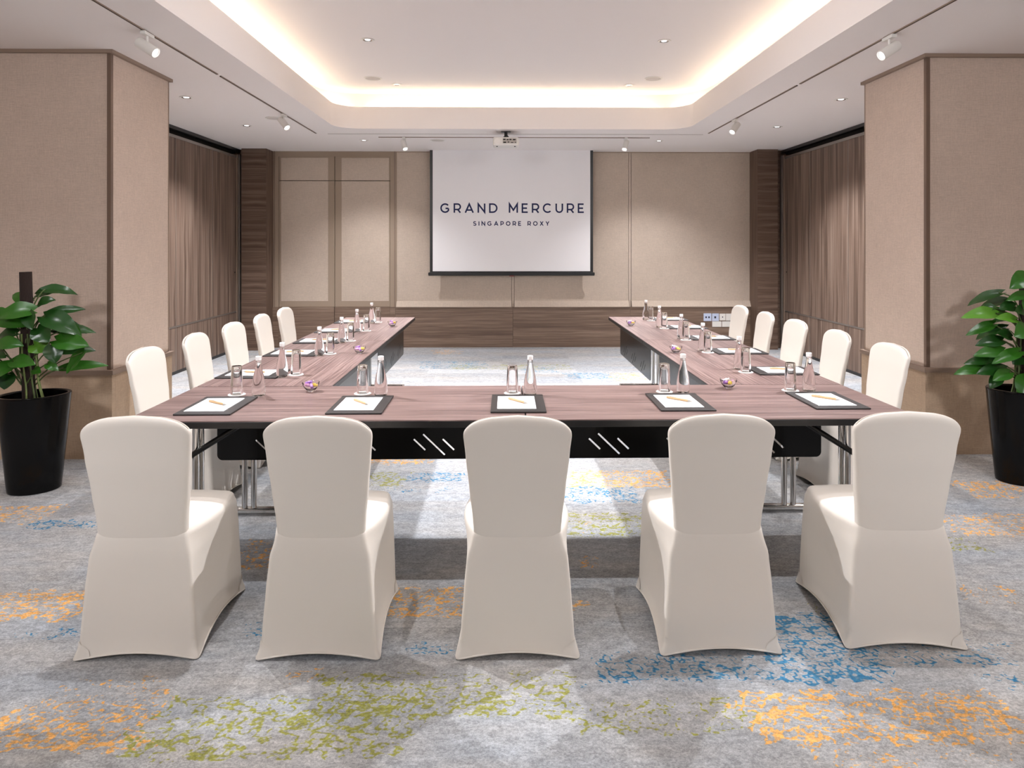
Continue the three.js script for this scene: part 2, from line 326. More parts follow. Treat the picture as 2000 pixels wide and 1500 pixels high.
// ---------------------------------------------------------------- folding partitions in both side walls
function partition(name, label, X, sgn, lockLabel) {
  const w = struct(name, label, 'wall');
  const a = (n, d0, d1, y0, y1, z0, z1, m, o) => { const x0 = X + sgn * d0, x1 = X + sgn * d1; return slab(n, Math.min(x0, x1), Math.max(x0, x1), y0, y1, z0, z1, m, w, o); };
  a('wall_core', 0.06, 0.25, 0, CEIL, 5.0, 10.5, M.gap);
  const j = [5.0, 6.06, 7.08, 8.107, 9.125, 9.985];
  for (let i = 0; i < 5; i++) {
    a('panel', 0, 0.06, 0.575, 2.80, j[i] + .004, j[i + 1] - .004, M.partWood, { grain: 'y' });
    a('panel', 0, 0.06, 0.04, 0.555, j[i] + .004, j[i + 1] - .004, M.partWood, { grain: 'y' });
    a('joint_strip', -0.002, 0.05, 0.04, 2.80, j[i] - .004, j[i] + .004, M.alu);
  }
  a('metal_strip', -0.004, 0.05, 0.556, 0.574, 5.0, 9.985, M.alu);
  a('top_rail', -0.006, 0.05, 2.80, 2.835, 5.0, 10.03, M.alu);
  a('ceiling_track', -0.02, 0.06, 2.895, 2.935, 5.0, 10.03, M.black);
  a('floor_seal', 0.005, 0.06, 0.0, 0.038, 5.0, 9.985, M.black);
  a('end_jamb', -0.03, 0.06, 0, 2.86, 9.99, 10.045, M.alu);
  a('end_jamb', -0.012, 0.06, 0, 2.86, 9.94, 9.984, M.taupe);
  const k = new THREE.Group(); k.name = 'lock'; w.add(k);
  const kp = mesh('lock_plate', bx(0.006, 0.055, 0.022, { r: .002 }), M.bronze, k); kp.position.copy(P(X - sgn * 0.003, 1.13, 9.86));
  const kc = mesh('lock_cylinder', new THREE.CylinderGeometry(.008, .008, .008, 14).rotateZ(Math.PI / 2), M.gap, k); kc.position.copy(P(X - sgn * 0.008, 1.14, 9.86));
}
partition('wall_left', 'brown wood grain folding partition on the double doors side', XL, -1);
partition('wall_right', 'brown wood grain folding partition on the wall socket side', XR, 1);

// ---------------------------------------------------------------- fabric clad columns
function column(name, label, Xin, sgn, z0, z1) {
  const w = struct(name, label, 'column');
  const a = (n, d0, d1, y0, y1, za, zb, m, o) => { const x0 = Xin + sgn * d0, x1 = Xin + sgn * d1; return slab(n, Math.min(x0, x1), Math.max(x0, x1), y0, y1, za, zb, m, w, o); };
  const far = 1.75;
  a('fabric_face', 0.025, far, 0.635, CEIL - .025, z0, z0 + 0.03, M.columnFabric);               // towards the camera
  a('fabric_face', 0, 0.03, 0.635, CEIL - .025, z0 + 0.027, z1, M.columnFabric);                 // towards the tables
  a('corner_trim', -0.004, 0.024, 0.635, CEIL - .025, z0 - .004, z0 + .026, M.bronze);
  a('edge_trim', -0.003, 0.012, 0.635, CEIL - .025, z1, z1 + .012, M.taupe);
  a('column_core', 0.03, far, 0, CEIL, z0 + 0.03, z1, M.columnFabric);
  a('top_trim', -0.028, far, CEIL - .025, CEIL, z0 - .028, z1 + .028, M.taupe);
  a('chair_rail', -0.035, far, 0.602, 0.635, z0 - .035, z1 + .035, M.taupe);
  a('lower_panel', -0.022, far, 0, 0.602, z0 - .022, z0 + .02, M.columnLower);
  a('lower_panel', -0.022, 0.02, 0, 0.602, z0 + .021, z1 + .022, M.columnLower);
}
column('wall_left_column', 'beige fabric clad column behind the plant pot with the bare moss pole', -2.82, -1, 4.93, 5.77);
column('wall_right_column', 'beige fabric clad column behind the right hand bushy plant', 3.12, 1, 4.95, 5.79);
{ // the rest of the room shell, out of view
  const a = struct('wall_left_front', 'beige fabric side wall', 'wall'); slab('fabric_face', -4.7, -4.45, 0, CEIL, ZF, 5.2, M.columnFabric, a);
  const b = struct('wall_right_front', 'beige fabric side wall', 'wall'); slab('fabric_face', 4.75, 5.0, 0, CEIL, ZF, 5.2, M.columnFabric, b);
  const c = struct('wall_front', 'beige fabric end wall facing the screen', 'wall'); slab('fabric_face', -4.7, 5.0, 0, CEIL, ZF - .2, ZF, M.columnFabric, c);
}

// ---------------------------------------------------------------- lamps
function spotLight(parent, I, angle, pos, dir, penumbra, radius = 1.2) {
  const l = new THREE.SpotLight(WARM, I, 0, angle, penumbra, 2); l.name = 'lamp'; l.position.copy(pos); l.shadow.radius = radius; l.castShadow = true;
  l.target.name = 'aim'; l.target.position.copy(pos).addScaledVector(dir, 1); parent.add(l, l.target);
}
function downlight(X, Z, Y, label, I, angle, lensMat, group) {
  const t = thing('downlight', label, 'downlight', P(X, Y, Z), 0, group);
  mesh('trim_ring', lathe([[0.038, 0.0], [0.058, 0.0], [0.062, -0.003], [0.058, -0.006], [0.044, -0.006], [0.038, 0.0]], 28), M.white, t);
  mesh('reflector', lathe([[0.026, -0.0008], [0.042, -0.0055]], 24), M.chrome, t);
  mesh('lens', new THREE.CylinderGeometry(0.026, 0.026, 0.003, 24).translate(0, -0.0015, 0), lensMat, t);
  spotLight(t, I, angle, V(0, -0.02, 0), V(0, -1, 0), 0.7);
}
const nth = ['first', 'second', 'third', 'fourth', 'fifth', 'sixth'];
[7.94, 6.22, 4.48, 2.76].forEach((z, i) => {
  downlight(-1.23, z, TOP, `${nth[i]} small tray ceiling downlight from the screen end, on the double doors side`, I_TRAY * (i ? 1 : 1.2), [0.5, 0.72, 0.85, 0.9][i], M.lensTray, 'tray downlights');
  downlight(1.487, z, TOP, `${nth[i]} small tray ceiling downlight from the screen end, on the wall socket side`, I_TRAY * (i ? 1 : 1.2), [0.5, 0.72, 0.85, 0.9][i], M.lensTray, 'tray downlights');
});
[[8.01, 0], [6.49, 1]].forEach(([z, i]) => {
  downlight(-3.0, z, CEIL, i ? 'lit downlight in the low ceiling just behind the column on the double doors side' : 'lit downlight in the low ceiling near the corner pier by the double doors', I_SIDE, 1.0, M.lens, 'side downlights');
  downlight(3.26, z, CEIL, i ? 'lit downlight in the low ceiling just behind the column on the wall socket side' : 'lit downlight in the low ceiling near the corner pier by the wall sockets', I_SIDE, 1.0, M.lens, 'side downlights');
});
downlight(-1.852, 9.12, CEIL, 'lit downlight in front of the double doors by the screen', I_SIDE * .6, 1.0, M.lens, 'side downlights');
downlight(2.109, 9.11, CEIL, 'lit downlight in front of the plain wall between screen and wall sockets', I_SIDE * .6, 1.0, M.lens, 'side downlights');
[-1.0, -2.9, -4.8].forEach((z, i) => {                               // the part of the room behind the photographer
  downlight(-1.23, z, TOP, `${nth[i]} downlight of the second tray from the tables, on the double doors side`, I_REAR, 0.72, M.lensTray, 'tray downlights');
  downlight(1.487, z, TOP, `${nth[i]} downlight of the second tray from the tables, on the wall socket side`, I_REAR, 0.72, M.lensTray, 'tray downlights');
});
[3.4, 1.88, 0.36, -1.16, -2.7, -4.2].forEach((z, i) => {
  downlight(-3.35, z, CEIL, `${nth[i]} low ceiling downlight away from the column, double doors side`, I_NEAR, 1.0, M.lens, 'side downlights');
  downlight(3.6, z, CEIL, `${nth[i]} low ceiling downlight away from the column, wall socket side`, I_NEAR, 1.0, M.lens, 'side downlights');
});
// flush ceiling speakers
const spk = (X, Z, Y, label) => {
  const t = thing('ceiling_speaker', label, 'speaker', P(X, Y, Z));
  mesh('rim', lathe([[0.085, 0], [0.10, 0], [0.102, -0.004], [0.097, -0.007], [0.085, -0.005], [0.085, 0]], 32), M.white, t);
  mesh('grille', lathe([[0, -0.0045], [0.085, -0.0035], [0.085, -0.0005], [0, -0.0005]], 32), M.grille, t);
};
spk(-1.454, 7.66, TOP, 'round speaker grille in the tray ceiling on the double doors side');
spk(1.702, 7.63, TOP, 'round speaker grille in the tray ceiling on the wall socket side');
spk(-2.517, 7.55, CEIL, 'round speaker grille in the low ceiling beside the lighting track');
spk(-0.864, 9.11, CEIL, 'round speaker grille in the low ceiling in front of the screen');
// lighting tracks
const track = (label, x0, x1, z0, z1) => {
  const t = thing('lighting_track', label, 'track', P((x0 + x1) / 2, CEIL, (z0 + z1) / 2));
  const w = x1 - x0, d = z1 - z0, e = 0.002;
  mesh('channel', at(bx(w, 0.006, d), 0, -0.003, 0), M.black, t);
  const alongX = w > d;
  for (const s of [-1, 1]) mesh('flange', alongX ? at(bx(w, 0.008, e), 0, -0.004, s * (d / 2 + e / 2)) : at(bx(e, 0.008, d), s * (w / 2 + e / 2), -0.004, 0), M.taupe, t);
};
track('dark lighting track by the double doors side, length nearest the screen', -2.340, -2.330, 5.66, 8.55);
track('dark lighting track on the double doors side, length beside the column', -2.340, -2.330, 2.7, 5.60);
track('dark lighting track by the wall socket side, length nearest the screen', 2.580, 2.590, 5.92, 8.48);
track('dark lighting track on the wall socket side, length beside the column', 2.580, 2.590, 2.7, 5.86);
track('short dark lighting track across the ceiling in front of the screen', -1.606, 1.925, 8.833, 8.843);
function trackSpot(X, Z, aim, label, I = I_SPOT, ang = 0.42) {
  const t = thing('track_spotlight', label, 'spotlight', P(X, CEIL - 0.008, Z));
  mesh('adapter', at(bx(0.036, 0.022, 0.12, { r: .004 }), 0, -0.011, 0), M.whitePlastic, t);
  const pivot = V(0, -0.095, 0);
  mesh('stem', tube(V(0, -0.02, 0), pivot, 0.008), M.whitePlastic, t);
  const d = P(...aim).sub(P(X, CEIL - .1, Z)).normalize();
  const head = new THREE.Group(); head.name = 'head'; t.add(head); head.position.copy(pivot);
  head.quaternion.setFromUnitVectors(V(0, -1, 0), d);
  mesh('housing', lathe([[0, 0.075], [0.030, 0.075], [0.036, 0.068], [0.036, -0.072], [0.033, -0.075], [0.031, -0.072], [0.031, -0.058], [0, -0.058]], 28), M.whitePlastic, head);
  mesh('lens', new THREE.CylinderGeometry(0.027, 0.027, 0.004, 24).translate(0, -0.061, 0), M.lens, head);
  spotLight(t, I, ang, pivot.clone().addScaledVector(d, 0.085), d, 0.8, Z < 2 ? 11 : 1.5);
}
trackSpot(-2.335, 4.50, [1.9, 0.1, 3.95], 'white track spotlight above the column on the double doors side', I_SPOT * 1.05, 0.9);
trackSpot(-2.335, 7.29, [0.0, 0.0, 6.0], 'white track spotlight on the double doors side nearer the screen', I_SPOT * 0.58, 0.6);
trackSpot(2.585, 4.50, [-1.6, 0.1, 3.95], 'white track spotlight above the column on the wall socket side', I_SPOT * 1.05, 0.9);
trackSpot(2.585, 7.51, [0.3, 0.0, 6.0], 'white track spotlight on the wall socket side nearer the screen', I_SPOT * 0.58, 0.6);
trackSpot(-1.275, 8.838, [-0.3, 0.0, 7.2], 'white track spotlight on the short track between double doors and projector', I_SPOT * 0.58, 0.6);
trackSpot(1.608, 8.838, [0.6, 0.0, 7.2], 'white track spotlight on the short track between projector and wall sockets', I_SPOT * 0.58, 0.6);
track('dark lighting track on the double doors side, length beyond the chairs', -2.340, -2.330, -3.2, 2.64);
track('dark lighting track on the wall socket side, length beyond the chairs', 2.580, 2.590, -3.2, 2.64);
trackSpot(-2.335, -0.4, [-2.9, 1.5, 4.9], 'white track spotlight turned to the column on the double doors side', I_RSPOT, 0.75);
trackSpot(2.585, -0.4, [3.2, 1.5, 4.9], 'white track spotlight turned to the column on the wall socket side', I_RSPOT, 0.75);
trackSpot(-2.335, -1.6, [0.2, 0.4, 4.5], 'white track spotlight beyond the chairs, double doors side, turned to the tables', I_RSPOT * 0.65, 0.5);
trackSpot(2.585, -1.6, [0.0, 0.4, 4.5], 'white track spotlight beyond the chairs, wall socket side, turned to the tables', I_RSPOT * 0.65, 0.5);

// ---------------------------------------------------------------- projection screen
{
  const W = 2.334, H = 1.79, X0 = -1.029, Y0 = 1.143, px = 860;
  const cv = document.createElement('canvas'); cv.width = Math.round(W * px); cv.height = Math.round(H * px);
  const c = cv.getContext('2d'); c.fillStyle = '#efedee'; c.fillRect(0, 0, cv.width, cv.height);
  c.strokeStyle = '#20264f'; c.lineJoin = 'miter'; c.lineCap = 'butt'; c.miterLimit = 10;
  // geometric capitals, unit cap height, y down
  const gl = {
    G: [1.0, g => { g.arc(.5, .5, .5, 5.55, .62, true); g.lineTo(.915, .54); g.moveTo(.915, .54); g.lineTo(.55, .54); }],
    C: [.93, g => { g.arc(.5, .5, .5, 5.5, .78, true); }],
    O: [1.02, g => { g.arc(.5, .5, .5, 0, 6.2832); }],
    D: [.86, g => { g.moveTo(.0, 0); g.lineTo(.36, 0); g.arc(.36, .5, .5, -1.5708, 1.5708); g.lineTo(0, 1); g.closePath(); }],
    R: [.72, g => { g.moveTo(0, 1.07); g.lineTo(0, 0); g.lineTo(.4, 0); g.arc(.4, .335, .335, -1.5708, 1.5708); g.lineTo(0, .67); g.moveTo(.42, .67); g.lineTo(.74, 1.07); }],
    P: [.68, g => { g.moveTo(0, 1.07); g.lineTo(0, 0); g.lineTo(.36, 0); g.arc(.36, .335, .335, -1.5708, 1.5708); g.lineTo(0, .67); }],
    A: [.96, g => { g.moveTo(0, 1.07); g.lineTo(.48, .0); g.lineTo(.96, 1.07); g.moveTo(.16, .74); g.lineTo(.8, .74); }],
    N: [.78, g => { g.moveTo(0, 1.07); g.lineTo(0, 0); g.lineTo(.78, 1); g.lineTo(.78, -.07); }],
    M: [.95, g => { g.moveTo(0, 1.07); g.lineTo(0, 0); g.lineTo(.475, .74); g.lineTo(.95, 0); g.lineTo(.95, 1.07); }],
    E: [.62, g => { g.moveTo(.64, 0); g.lineTo(0, 0); g.lineTo(0, 1); g.lineTo(.66, 1); g.moveTo(0, .5); g.lineTo(.57, .5); }],
    U: [.76, g => { g.moveTo(0, -.07); g.lineTo(0, .6); g.bezierCurveTo(0, 1.13, .76, 1.13, .76, .6); g.lineTo(.76, -.07); }],
    S: [.66, g => { g.moveTo(.62, .12); g.bezierCurveTo(.45, -.04, .05, -.06, .05, .25); g.bezierCurveTo(.05, .62, .66, .37, .66, .75); g.bezierCurveTo(.66, 1.06, .2, 1.06, .0, .87); }],
    I: [.02, g => { g.moveTo(.01, -.07); g.lineTo(.01, 1.07); }],
    X: [.78, g => { g.moveTo(.02, -.07); g.lineTo(.8, 1.07); g.moveTo(.78, -.07); g.lineTo(0, 1.07); }],
    Y: [.8, g => { g.moveTo(0, -.07); g.lineTo(.4, .56); g.lineTo(.8, -.07); g.moveTo(.4, .5); g.lineTo(.4, 1.07); }],
  };
  function word(text, x0, x1, y0, y1, sw) {                          // metres, y up
    const cap = (y1 - y0) * px, stroke = cap * sw, s = cap - stroke; let tot = 0;
    for (const ch of text) tot += ch === ' ' ? .3 : gl[ch][0];
    const gap = ((x1 - x0) * px - stroke - tot * s) / (text.length - 1);
    let x = (x0 - X0) * px + stroke / 2; const y = (Y0 + H - y1) * px + stroke / 2;
    for (const ch of text) {
      if (ch !== ' ') {
        c.save(); c.translate(x, y); c.scale(s, s); c.lineWidth = stroke / s; c.beginPath(); c.save(); gl[ch][1](c); c.restore(); c.stroke(); c.restore();
        x += gl[ch][0] * s + gap;
      } else x += .3 * s + gap;
    }
  }
  word('GRAND MERCURE', -0.916, 1.214, 2.009, 2.151, 0.158);
  word('SINGAPORE ROXY', -0.432, 0.697, 1.819, 1.886, 0.19);
  const tx = new THREE.CanvasTexture(cv); tx.colorSpace = THREE.SRGBColorSpace;
  const zs = 10.05, t = thing('projection_screen', 'pull-down white projection screen lettered GRAND MERCURE with black border', 'screen', P(X0 + W / 2, 0, zs));
  const sg = new THREE.BoxGeometry(W, CEIL - Y0, 0.004), uv = sg.attributes.uv, ps = sg.attributes.position;
  for (let i = 0; i < uv.count; i++) uv.setXY(i, ps.getX(i) / W + .5, (ps.getY(i) + (CEIL - Y0) / 2) / H);
  mesh('screen_fabric', at(sg, 0, (CEIL + Y0) / 2, 0), std(0xffffff, 0.9, { map: tx }), t);
  for (const s of [-1, 1]) mesh('black_border', at(bx(0.042, CEIL - Y0 + .01, 0.006), s * (W / 2 + 0.02), (CEIL + Y0) / 2, 0), M.black, t);
  mesh('black_border', at(bx(W + .08, 0.018, 0.006), 0, Y0 - .006, 0.001), M.black, t);
  mesh('bottom_bar', at(bx(W + 0.13, 0.05, 0.034, { r: 0.012 }), 0, Y0 - 0.038, 0), M.black, t);
  const tab = mesh('pull_tab', at(bx(0.07, 0.014, 0.03, { r: .005 }), -0.0, Y0 - 0.068, 0.012), std(0x8a4a48, 0.5), t); tab.userData.label = 'small reddish pull handle';
}
// ---------------------------------------------------------------- ceiling projector
{
  const t = thing('projector', 'white ceiling projector on a black bracket in front of the screen', 'projector', P(0.045, CEIL, 8.42));
  mesh('ceiling_plate', at(bx(0.12, 0.008, 0.12, { r: .003 }), 0, -0.004, 0), M.black, t);
  mesh('mount_pole', tube(V(0, -0.006, 0), V(0, -0.075, 0), 0.02), M.black, t);
  mesh('mount_bracket', at(bx(0.16, 0.012, 0.10, { r: .004 }), 0.01, -0.078, 0), M.black, t);
  for (const s of [-1, 1]) mesh('bracket_arm', tube(V(0, -0.03, s * .01), V(s * 0.035, -0.075, s * .03), 0.007), M.black, t);
  mesh('body', at(bx(0.32, 0.105, 0.27, { r: 0.025 }), 0, -0.135, 0), M.whitePlastic, t);
  mesh('vent_grille', at(new THREE.CylinderGeometry(.036, .036, .006, 24).rotateX(Math.PI / 2), -0.105, -0.136, 0.1345), M.white, t);
  mesh('port_panel', at(bx(0.17, 0.06, 0.005, { r: .002 }), 0.045, -0.132, 0.1345), std(0xbdb6ae, 0.6), t);
  for (const [x, y, w, h] of [[-.02, -.115, .03, .014], [.02, -.118, .026, .012], [.055, -.116, .026, .014], [.10, -.117, .034, .014], [-.015, -.15, .034, .014], [.03, -.147, .02, .01], [.075, -.152, .03, .008], [.115, -.15, .014, .008]])
    mesh('port', at(bx(w, h, 0.004), x, y, 0.138), M.gap, t);
  mesh('lens_barrel', at(new THREE.CylinderGeometry(.032, .036, .03, 24).rotateX(Math.PI / 2), 0.07, -0.135, -0.145), M.black, t);
  for (const s of [-1, 1]) mesh('foot', at(new THREE.CylinderGeometry(.01, .01, .01, 14), s * 0.11, -0.191, 0.07), M.black, t);
}
// ---------------------------------------------------------------- wall sockets
{
  const lay = [[3.03, 3.148, 0.389, 0.505, 'data'], [3.157, 3.262, 0.389, 0.503, 'data1'], [3.272, 3.36, 0.398, 0.5, 'dot'], [3.366, 3.466, 0.396, 0.5, 'blank'], [3.161, 3.3, 0.301, 0.384, 'blank'], [3.309, 3.46, 0.301, 0.384, 'blank']];
  const lab = ['pale blue twin outlet plate on the wood wainscot', 'pale blue single outlet plate on the wood wainscot', 'small white outlet plate with one dark dot on the wainscot', 'blank white plate at the upper end of the wainscot outlets', 'blank white plate in the lower row under the blue outlet', 'blank white plate in the lower row at its far end by the corner pier'];
  lay.forEach(([x0, x1, y0, y1, k], i) => {
    const t = thing('wall_outlet', lab[i], 'outlet', P((x0 + x1) / 2, y0, ZB - 0.035), 0, 'outlet plates on the wainscot');
    const w = x1 - x0, h = y1 - y0;
    mesh('plate', at(bx(w, h, 0.008, { r: .003 }), 0, h / 2, 0.004), k.startsWith('data') ? std(0xc4cfe6, 0.4) : M.whitePlastic, t);
    const port = (x, y, s) => mesh('port', at(bx(s, s * 1.2, 0.004), x, y, 0.0095), std(0x1a1f3a, 0.5), t);
    if (k === 'data') { port(-.022, h * .5, .022); port(.022, h * .5, .022); }
    if (k === 'data1') port(-.005, h * .5, .026);
    if (k === 'dot') port(0, h * .5, .014);
  });
}

// ---------------------------------------------------------------- tables
const TH = 0.75;
const slash = (cx, cy, len, w = 0.009) => {                           // slanting slot, leaning left at the top
  const a = -0.763, c = Math.cos(a), s = Math.sin(a), q = [[-len / 2, -w / 2], [len / 2, -w / 2], [len / 2, w / 2], [-len / 2, w / 2]];
  return new THREE.Path(q.map(([x, y]) => new THREE.Vector2(cx + x * c - y * s, cy + x * s + y * c)));
};
const modesty = (() => {
  const w = 0.74, s = new THREE.Shape(), y0 = 0.375, y1 = 0.69, r = 0.03;
  s.moveTo(-w + r, y0); s.lineTo(w - r, y0); s.absarc(w - r, y0 + r, r, -Math.PI / 2, 0); s.lineTo(w, y1); s.lineTo(-w, y1); s.lineTo(-w, y0 + r); s.absarc(-w + r, y0 + r, r, Math.PI, Math.PI * 1.5);
  for (const g of [-0.425, 0, 0.425]) { s.holes.push(slash(g, 0.453, 0.162)); s.holes.push(slash(g - 0.078, 0.453, 0.085)); s.holes.push(slash(g + 0.078, 0.453, 0.085)); }
  const g = new THREE.ExtrudeGeometry(s, { depth: 0.004, bevelEnabled: false }); g.translate(0, 0, -0.002); return g;
})();
// local: x along the 1.8 m length, -z towards the inside of the U (modesty panel side)
const TL = 1.797, TD = 0.747;
function makeTable(label, pos, turn, ends = [[-1, .80], [1, .80]], braced = 0) {
  const t = thing('folding_table', label, 'table', pos, turn, 'tables of the U');
  const top = mesh('tabletop', at(bx(TL, 0.03, TD, { r: .003 }), 0, TH - 0.019, 0), M.black, t);
  mesh('laminate', at(bx(TL - .004, 0.004, TD - .004), 0, TH - 0.002, 0), M.tableWood, top);
  for (const s of [-1, 1]) mesh('rail', at(bx(TL - .3, 0.022, 0.03), 0, TH - 0.045, s * 0.24), M.black, t);
  const pm = mesh('modesty_panel', modesty, M.panelBlack, t); pm.position.z = -0.27;
  for (const s of [-1, 1]) mesh('panel_bracket', at(bx(0.03, 0.05, 0.012), s * 0.5, TH - 0.05, -0.262), M.black, t);
  for (const [s, d] of ends) {
    const x = s * d, zo = 0.12;
    for (const q of [-1, 1]) mesh('leg', tube(V(x, 0.035, zo + q * 0.026), V(x, TH - 0.04, zo + q * 0.026), 0.016, 16), M.chrome, t);
    mesh('foot', at(bx(0.05, 0.03, 0.60, { r: 0.012 }), x, 0.025, 0.03), M.chrome, t);
    mesh('top_bracket', at(bx(0.07, 0.02, 0.44, { r: .004 }), x, TH - 0.047, 0.03), M.black, t);
    if (braced === s) mesh('brace', tube(V(s * (d - .26), TH - 0.045, zo + .05), V(s * (d + .06), TH - 0.245, zo + .05), 0.013, 4), M.black, t);
    for (const q of [-1, 1]) mesh('foot_pad', at(new THREE.CylinderGeometry(.018, .02, .012, 14), x, 0.006, .03 + q * 0.27), M.black, t);
  }
  return t;
}
const TXL = -1.694, TXR = 1.906, TZ = 3.04, THc = 0.004;
makeTable('wood top table of the cross row, the half on the double doors side', P(TXL + .9, 0, TZ + .373), THc, [[-1, .67], [1, .80]], -1);
makeTable('wood top table of the cross row, the half on the wall socket side', P(TXR - .9, 0, TZ + .38), THc, [[-1, .80], [1, .67]], 1);
// side arms: inside of the U is +X on the door side, -X on the socket side
makeTable('wood top table on the double doors side, the one touching the cross row', P(TXL + .374, 0, TZ + .748 + .9), -Math.PI / 2);
makeTable('wood top table on the double doors side, the one at the screen end', P(TXL + .374, 0, TZ + .748 + 2.7), -Math.PI / 2);
makeTable('wood top table on the wall socket side, the one touching the cross row', P(TXR - .374, 0, TZ + .756 + .9), Math.PI / 2);
makeTable('wood top table on the wall socket side, the one at the screen end', P(TXR - .374, 0, TZ + .756 + 2.7), Math.PI / 2);

// ---------------------------------------------------------------- chairs in stretch covers
const lerpT = (tab, y) => { if (y <= tab[0][0]) return tab[0][1]; for (let i = 1; i < tab.length; i++) if (y <= tab[i][0]) { let k = (y - tab[i - 1][0]) / (tab[i][0] - tab[i - 1][0]); k = k * k * (3 - 2 * k) * .5 + k * .5; return tab[i - 1][1] + (tab[i][1] - tab[i - 1][1]) * k; } return tab[tab.length - 1][1]; };
const SEAT = 0.455;
const bxTab = [[0, .228], [.035, .216], [.1, .211], [.25, .200], [.36, .190], [.42, .174], [SEAT, .166]];
const bzTab = [[0, .000], [.05, .010], [.2, .016], [.36, .026], [SEAT, .040]];
const fxTab = [[0, .214], [.05, .206], [.3, .203], [.42, .203], [SEAT, .190]];
const fzTab = [[0, .525], [.05, .512], [.3, .495], [.42, .488], [SEAT, .472]];
const NS = 14, NC = 5;
function skirtRing(y, t, grow = 0) {                                   // corners: back right, front right, front left, back left
  const bxx = lerpT(bxTab, y), bz = lerpT(bzTab, y), fx = lerpT(fxTab, y), fz = lerpT(fzTab, y);
  const c = [[bxx, bz], [fx, fz], [-fx, fz], [-bxx, bz]], rad = [.018, .022 + .035 * t ** 4, .022 + .035 * t ** 4, .018];
  const low = 1 - t, bow = [-.030 * Math.sin(Math.PI * Math.min(1, low * 1.05)) * .9 + .028 * t ** 3 - 0.012 * low, -.02 * Math.sin(Math.PI * low) + .012 * t ** 4, 0, -.012 * Math.sin(Math.PI * low) - .006 * low];
  bow[2] = bow[0];
  const hem = [.032, .024, .032, .019].map(v => v * low ** 5);
  const pts = [];
  for (let k = 0; k < 4; k++) {
    const A = c[k], B = c[(k + 1) % 4], Z = c[(k + 3) % 4];
    const u1 = [A[0] - Z[0], A[1] - Z[1]], l1 = Math.hypot(...u1), u2 = [B[0] - A[0], B[1] - A[1]], l2 = Math.hypot(...u2), r = rad[k];
    const p0 = [A[0] - u1[0] / l1 * r, A[1] - u1[1] / l1 * r], p2 = [A[0] + u2[0] / l2 * r, A[1] + u2[1] / l2 * r];
    for (let i = 0; i < NC; i++) { const s = i / NC; pts.push([(1 - s) ** 2 * p0[0] + 2 * s * (1 - s) * A[0] + s * s * p2[0], (1 - s) ** 2 * p0[1] + 2 * s * (1 - s) * A[1] + s * s * p2[1], 0]); }
    const r2 = rad[(k + 1) % 4], e = [B[0] - u2[0] / l2 * r2, B[1] - u2[1] / l2 * r2], nrm = [u2[1] / l2, -u2[0] / l2];
    const out = (nrm[0] * A[0] + nrm[1] * (A[1] - .25)) > 0 ? 1 : -1;
    for (let i = 0; i < NS; i++) { const s = i / NS, b = Math.sin(Math.PI * s) ** .9 * bow[k] * out; pts.push([p2[0] + (e[0] - p2[0]) * s + nrm[0] * b, p2[1] + (e[1] - p2[1]) * s + nrm[1] * b, Math.sin(Math.PI * s) * hem[k]]); }
  }
  return pts.map(([x, z, dy]) => [x * (1 + grow / .2), y + dy + .004, -(z + (z - .26) * grow / .26)]);
}
const seatCover = (() => {
  const rings = [];
  for (let j = 0; j <= 22; j++) { const t = (j / 22) ** 1.0; rings.push(skirtRing(t * (SEAT - .022), t)); }
  const top = skirtRing(SEAT - .022, 1), cx = 0, cz = -.26;
  for (const [k, y] of [[.988, SEAT - .012], [.965, SEAT - .004], [.92, SEAT + .001], [.75, SEAT + .007], [.5, SEAT + .011], [.22, SEAT + .013]]) rings.push(top.map(p => [cx + (p[0] - cx) * k, y + .004, cz + (p[2] - cz) * k]));
  return loft(rings.map(r => r.slice().reverse()), false, true);
})();
const backCover = (() => {
  const wTab = [[.40, .170], [.455, .165], [.50, .168], [.62, .181], [.75, .194], [.84, .2025], [.91, .202]];
  const zTab = [[.36, .060], [.42, .042], [.455, .036], [.6, .020], [.75, -.002], [.907, -.030]];
  const rings = [], N = 56, y0 = 0.385;
  const vs = []; for (let j = 0; j <= 20; j++) vs.push(j / 20 * .93); for (const q of [.945, .958, .97, .98, .988, .994, .998, 1]) vs.push(q);
  for (const v of vs) {
    const ring = [];
    for (let i = 0; i < N; i++) {
      const a = i / N * 2 * Math.PI, ca = Math.cos(a), sa = Math.sin(a);
      const s = Math.sign(ca) * Math.abs(ca) ** .32, q = Math.sign(sa) * Math.abs(sa) ** .55;
      const yt = .907 - .034 * Math.abs(s) ** 2.2 - .022 * Math.abs(s) ** 9, y = y0 + (yt - y0) * v;
      const e = v > .93 ? Math.sqrt(Math.max(0, 1 - ((v - .93) / .07) ** 2)) : 1;
      const th = (.056 - .012 * v) * (.25 + .75 * e) * (v === 1 ? .55 : 1), w = lerpT(wTab, y) - (v > .93 ? .010 * (1 - e) : 0);
      const zc = lerpT(zTab, y) + .026, bowl = -.010 * (1 - s * s) * v * .6;
      ring.push([s * w, y, -(zc + bowl + q * th * .5 * -1)]);
    }
    rings.push(ring);
  }
  return loft(rings, true, true);
})();
